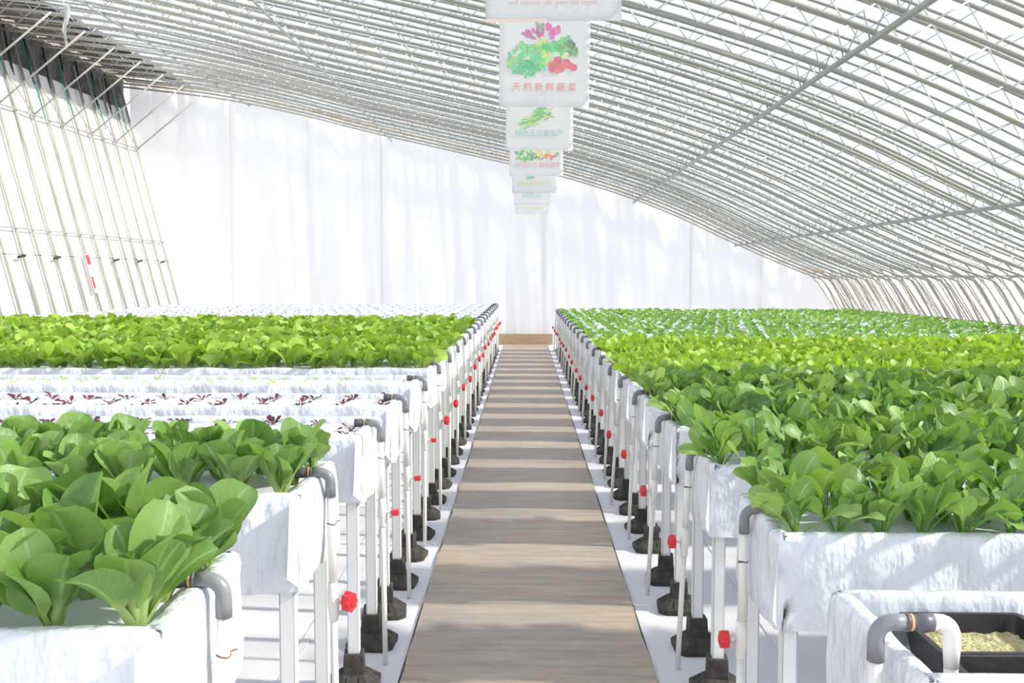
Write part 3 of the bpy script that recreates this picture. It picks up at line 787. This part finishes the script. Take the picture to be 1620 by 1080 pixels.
# ---------------------------------------------------------------- trays in the first right trough
def tray(x, yv, z, lab, mat, lift, b):
    t = link('seedling_tray', None, None, (x, yv, z)); tag(t, lab, 'tray', 'black seedling trays')
    a, h = .133, .078
    bm = bmesh.new()
    def ring(ax, by, zz, r=.018):
        v = []
        for cx, cy, a0 in ((ax - r, by - r, 0), (-ax + r, by - r, PI / 2), (-ax + r, -by + r, PI), (ax - r, -by + r, 1.5 * PI)):
            for q in range(4): v.append(bm.verts.new((cx + r * math.cos(a0 + q * PI / 6), cy + r * math.sin(a0 + q * PI / 6), zz)))
        return v
    rg = [ring(a - .022, b - .022, 0), ring(a - .008, b - .008, h - .008), ring(a, b, h - .008), ring(a, b, h), ring(a - .012, b - .012, h), ring(a - .026, b - .026, .004)]
    for p, q in zip(rg, rg[1:]):
        for k in range(16): bm.faces.new((p[k], p[(k + 1) % 16], q[(k + 1) % 16], q[k]))
    bm.faces.new(rg[0][::-1]); bm.faces.new(rg[-1])
    link('tray_body', me_from(bm, 'tray_body', M['tray'], False), t)
    bm = bmesh.new(); n = 18; g = []
    for j in range(n + 1):
        g.append([bm.verts.new((-(a - .022) + 2 * (a - .022) * i / n, -(b - .022) + 2 * (b - .022) * j / n, lift + .005 * noise.noise((i * .9, j * .9, x * 9)) + .003 * R.random())) for i in range(n + 1)])
    for p, q in zip(g, g[1:]):
        for k in range(n): bm.faces.new((p[k], p[k + 1], q[k + 1], q[k]))
    link('seed_mat', me_from(bm, 'seed_mat', mat), t)
yt = RY[0]; zt_ = RTOP - .115
tray(.935, yt + .088, zt_, 'black tray of yellow green seed mat, at back of nearest right trough', M['cotton'], .040, .121)
tray(.935, yt - .122, zt_, 'black tray at front of nearest right trough, with dark damp mat', M['darkmat'], .018, .085)

# ---------------------------------------------------------------- hanging banners
def text(name, body, parent, x, z, size, mat, width=None, yoff=-.004):
    cu = bpy.data.curves.new(name, 'FONT'); cu.body = body; cu.size = size; cu.align_x = 'CENTER'; cu.align_y = 'CENTER'
    cu.extrude = .0004; cu.materials.append(mat)
    tmp = bpy.data.objects.new(name, cu); C.objects.link(tmp)
    dg = bpy.context.evaluated_depsgraph_get(); me = bpy.data.meshes.new_from_object(tmp.evaluated_get(dg))
    bpy.data.objects.remove(tmp); me.name = name
    if not me.materials: me.materials.append(mat)
    return link(name, me, parent, (x, yoff, z), (PI / 2, 0, 0))
def inkmat(name, col): return plain(name, col, .6, .2, .02)
INK = {'red': inkmat('red ink', (0.78, 0.30, 0.30)), 'teal': inkmat('teal ink', (0.36, 0.66, 0.60)), 'pink': inkmat('pink ink', (0.84, 0.46, 0.56)),
       'yellow': inkmat('yellow ink', (0.86, 0.83, 0.42)), 'rose': inkmat('rose ink', (0.80, 0.52, 0.50)), 'mist': inkmat('pale grey ink', (0.66, 0.66, 0.66))}
def art(parent, blobs):
    """flat printed picture: ellipse patches of ink (x, z, rx, rz, rot, colour)"""
    bm = bmesh.new(); col = bm.loops.layers.color.new('ink'); 
    for i, (x, z, rx, rz, rot, c) in enumerate(blobs):
        yv = -.0016 - .000012 * i
        vs = []
        for k in range(9):
            a = 2 * PI * k / 9; ex, ez = rx * math.cos(a), rz * math.sin(a)
            vs.append(bm.verts.new((x + ex * math.cos(rot) - ez * math.sin(rot), yv, z + ex * math.sin(rot) + ez * math.cos(rot))))
        f = bm.faces.new(vs)
        for lp in f.loops: lp[col] = (*(v * .78 + .22 for v in c), 1)
    return link('printed_picture', me_from(bm, 'printed_picture', M['ink'], False), parent)
BW, BB, BH = 0.66, 2.785, 0.72
def jit(c, a=.12): return tuple(min(.95, max(0, v + R.uniform(-a, a))) for v in c)
def leafblob(cx, cz, n, sx, sz, c, r=(.02, .045), a=.1):
    out = []
    for _ in range(n):
        t, q = R.uniform(0, 2 * PI), math.sqrt(R.random())
        s_ = R.uniform(*r)
        out.append((cx + math.cos(t) * q * sx, cz + math.sin(t) * q * sz, s_, s_ * R.uniform(.35, .7), R.uniform(0, PI), jit(c, a)))
    return out
BD = [5.0, 7.5, 10.05, 12.6, 15.2, 17.7, 20.2]
BLAB = ['white banner with pink English lettering, hanging highest at the top edge', 'white banner with red radishes, lettuce and red characters', 'white banner with a green leafy bunch over teal characters',
        'white banner with mixed vegetables over pink characters', 'white banner with small green picture over pale yellow characters', 'far white banner with green picture over small teal characters', 'farthest white banner with pale yellow characters before the end curtain']
for i, dd in enumerate(BD):
    b = link('hanging_banner', None, None, (.135, dd, BB), (0, R.uniform(-.004, .012), R.uniform(-.02, .02)))
    tag(b, BLAB[i], 'banner', 'banners hanging along the walkway')
    bm = bmesh.new(); nx = 12; nz = 10; g = []
    for j in range(nz + 1):
        g.append([bm.verts.new((-BW / 2 + BW * q / nx, .0012 * math.sin(q * 1.1 + i), BH * j / nz)) for q in range(nx + 1)])
    for p, q in zip(g, g[1:]):
        for k in range(nx): bm.faces.new((p[k], p[k + 1], q[k + 1], q[k]))
    bmesh.ops.solidify(bm, geom=bm.faces[:], thickness=.0015)
    link('banner_cloth', me_from(bm, 'banner_cloth', M['banner']), b)
    bm = bmesh.new(); tube(bm, [(-BW / 2 - .01, 0, BH), (BW / 2 + .01, 0, BH)], .006, 6)
    link('banner_rod', me_from(bm, 'banner_rod', M['white']), b)
    bm = bmesh.new()
    for sx in (-.28, .28):
        zr = roof_z(.135 + sx) - CH - .01
        tube(bm, [(sx, 0, BH), (sx, 0, zr - BB)], .002, 4)
    link('hanging_cords', me_from(bm, 'hanging_cords', M['white']), b)
    if i == 0:
        text('lettering', 'well selected, safe, green and organic', b, .0, .088, .029, INK['rose'])
        bl = []
        for q in range(26): bl.append((-.32 + q * .011, .004 + .002 * math.sin(q), .014, .008, 0, (.90, .78, .72)))
        art(b, bl)
    elif i == 1:
        bl = []
        bl += leafblob(-.02, .42, 26, .06, .09, (.75, .80, .50), (.008, .03))
        for k in range(26):
            t = R.uniform(.35, PI - .35); q = R.uniform(.06, .15)
            bl.append((-.02 + math.cos(t) * q * 1.0, .47 + math.sin(t) * q * .95, R.uniform(.02, .034), R.uniform(.010, .018), t, jit((.78, .40, .58), .08)))
        bl += leafblob(-.04, .58, 6, .03, .03, (.45, .70, .50), (.01, .02))
        bl += leafblob(-.13, .34, 90, .135, .115, (.45, .80, .50), (.016, .036))
        bl += leafblob(-.12, .28, 40, .09, .05, (.34, .70, .45), (.012, .026))
        bl += leafblob(.02, .36, 16, .04, .07, (.72, .86, .45), (.012, .026))
        bl += leafblob(.12, .43, 46, .12, .07, (.42, .74, .45), (.02, .042))
        bl += leafblob(.18, .42, 14, .06, .06, (.40, .52, .36), (.012, .03))
        bl += leafblob(.12, .37, 6, .04, .02, (.78, .88, .60), (.014, .028))
        for k in range(16):
            s_ = R.uniform(.024, .034)
            bl.append((.045 + R.random() * .17, .265 + R.random() * .075, s_, s_ * .95, 0, jit((.86, .38, .42), .08)))
        art(b, bl)
        text('lettering', '天 然 新 鲜 蔬 菜', b, 0, .142, .064, INK['red'])
        text('small_lettering', 'natural fresh vegetables grown in the greenhouse', b, 0, .088, .012, INK['mist'])
    elif i == 2:
        bl = []
        for k in range(70):
            t = R.uniform(-.35, .75)
            q = R.uniform(0, 1)
            bl.append((-.16 + q * .26 + R.uniform(-.03, .03), .24 + q * .16 + R.uniform(-.05, .06) * (.6 + q), R.uniform(.03, .06), R.uniform(.004, .010), t, jit((.48, .78, .44) if R.random() < .7 else (.78, .90, .55), .08)))
        art(b, bl)
        text('lettering', '绿色无公害生产', b, 0, .165, .068, INK['teal'])
    elif i == 3:
        bl = leafblob(-.14, .25, 40, .14, .06, (.48, .74, .42), (.014, .034)) + leafblob(.02, .23, 16, .09, .03, (.48, .60, .44), (.014, .03))
        bl += leafblob(.09, .28, 16, .10, .04, (.92, .88, .52), (.02, .04)) + leafblob(.17, .235, 14, .08, .025, (.92, .56, .44), (.014, .03)) + leafblob(.26, .27, 6, .02, .02, (.45, .80, .58), (.01, .02))
        art(b, bl); text('lettering', '回归自然 品味健康', b, .02, .135, .068, INK['pink'])
    elif i == 4:
        art(b, leafblob(-.07, .25, 16, .06, .025, (.45, .84, .60), (.014, .03), .06)); text('lettering', '发展绿色生态农业', b, 0, .14, .066, INK['yellow'])
    elif i == 5:
        art(b, leafblob(-.03, .225, 24, .16, .012, (.48, .80, .52), (.02, .04), .06)); text('lettering', '安全放心蔬菜', b, -.03, .155, .058, INK['teal'])
    else:
        art(b, leafblob(-.06, .20, 10, .12, .006, (.62, .80, .58), (.02, .04), .06)); text('lettering', '健康生活从菜开始', b, -.03, .125, .062, INK['yellow'])

# ---------------------------------------------------------------- small things on the left wall
bars = [('farthest', 22.3), ('second farthest', 19.6), ('third farthest', 17.8)]
def at_wall(px, z):
    """depth on the left wall where a thing at this height shows"""
    return 1600 * (-lwx(z)) / (831 - px)
for i, px in enumerate((27, 84, 179, 217, 253)):
    z = 1.87
    yy = at_wall(px, z)
    bm = bevbox(-.02, .02, -.11, .11, -.018, .018, .004)
    o = link('clip_bar', me_from(bm, 'clip_bar', M['clip'], False), None, (lwx(z) + .05, yy, z), (.12, 0, 0))
    tag(o, ['short black bar on the left wall wire, nearest the camera', 'short black bar on left wall wire, just nearer than the red marker', 'short black bar on left wall wire, just beyond the red marker', 'short black bar on left wall wire, second from the end curtain', 'short black bar on left wall wire, closest to the end curtain'][i], 'bar', 'black bars on the left wall wire')
z0 = 1.25; yy = at_wall(138, 1.6)
mk = link('wall_marker', None, None, (lwx(z0) + .045, yy, z0), (0, -math.atan(.25), 0))
tag(mk, 'narrow red and white marker strip fixed on a left wall post', 'marker')
for nm, za, zb, mt in (('marker_board', 0, .72, 'white'), ('red_panel', .53, .71, 'red'), ('red_panel', .08, .30, 'red')):
    bm = bevbox(0 if nm == 'marker_board' else .012, .014 if nm == 'marker_board' else .022, -.075 if nm == 'marker_board' else -.07, .075 if nm == 'marker_board' else (.07 if za > .4 else -.0), za, zb, .002)
    link(nm, me_from(bm, nm, M[mt], False), mk)
for i, (px, za, zb) in enumerate(((8, 5.75, 5.0), (57, 5.75, 4.4), (108, 5.70, 4.6), (159, 5.7, 4.6), (196, 5.7, 4.7))):
    yy = at_wall(px, 5.0) 
    bm = bmesh.new()
    tube(bm, [(lwx(za) + .06, yy - .05, za), (lwx((za + zb) / 2) + .05, yy, (za + zb) / 2), (lwx(zb) + .05, yy + .04, zb)], .011, 5)
    for q in range(3):
        z_ = zb + (za - zb) * (.3 + .2 * q)
        tube(bm, [(lwx(z_) + .05, yy, z_), (lwx(z_) + .07, yy + .05 * (1 if q % 2 else -1), z_ - .06)], .006, 4)
    o = link('green_twine', me_from(bm, 'green_twine', M['twine']))
    tag(o, f'green twine hanging by the upper left wall, {ordw(i + 1)} from the camera', 'twine', 'green twines on the left wall')
bm = bmesh.new(); g = []
for j in range(9):
    z = 5.52 - .62 * j / 8
    g.append([bm.verts.new((-6.72 - .05 + .1 * q / 3 * (1 - .7 * j / 8) + .01 * math.sin(j), 15.0 + .02 * math.sin(q * 2 + j), z)) for q in range(4)])
for a, b in zip(g, g[1:]):
    for q in range(3): bm.faces.new((a[q], a[q + 1], b[q + 1], b[q]))
bmesh.ops.solidify(bm, geom=bm.faces[:], thickness=.004)
o = link('plastic_strip', me_from(bm, 'plastic_strip', M['strip']))
tag(o, 'pale torn plastic strip dangling from the roof near the left wall', 'strip')
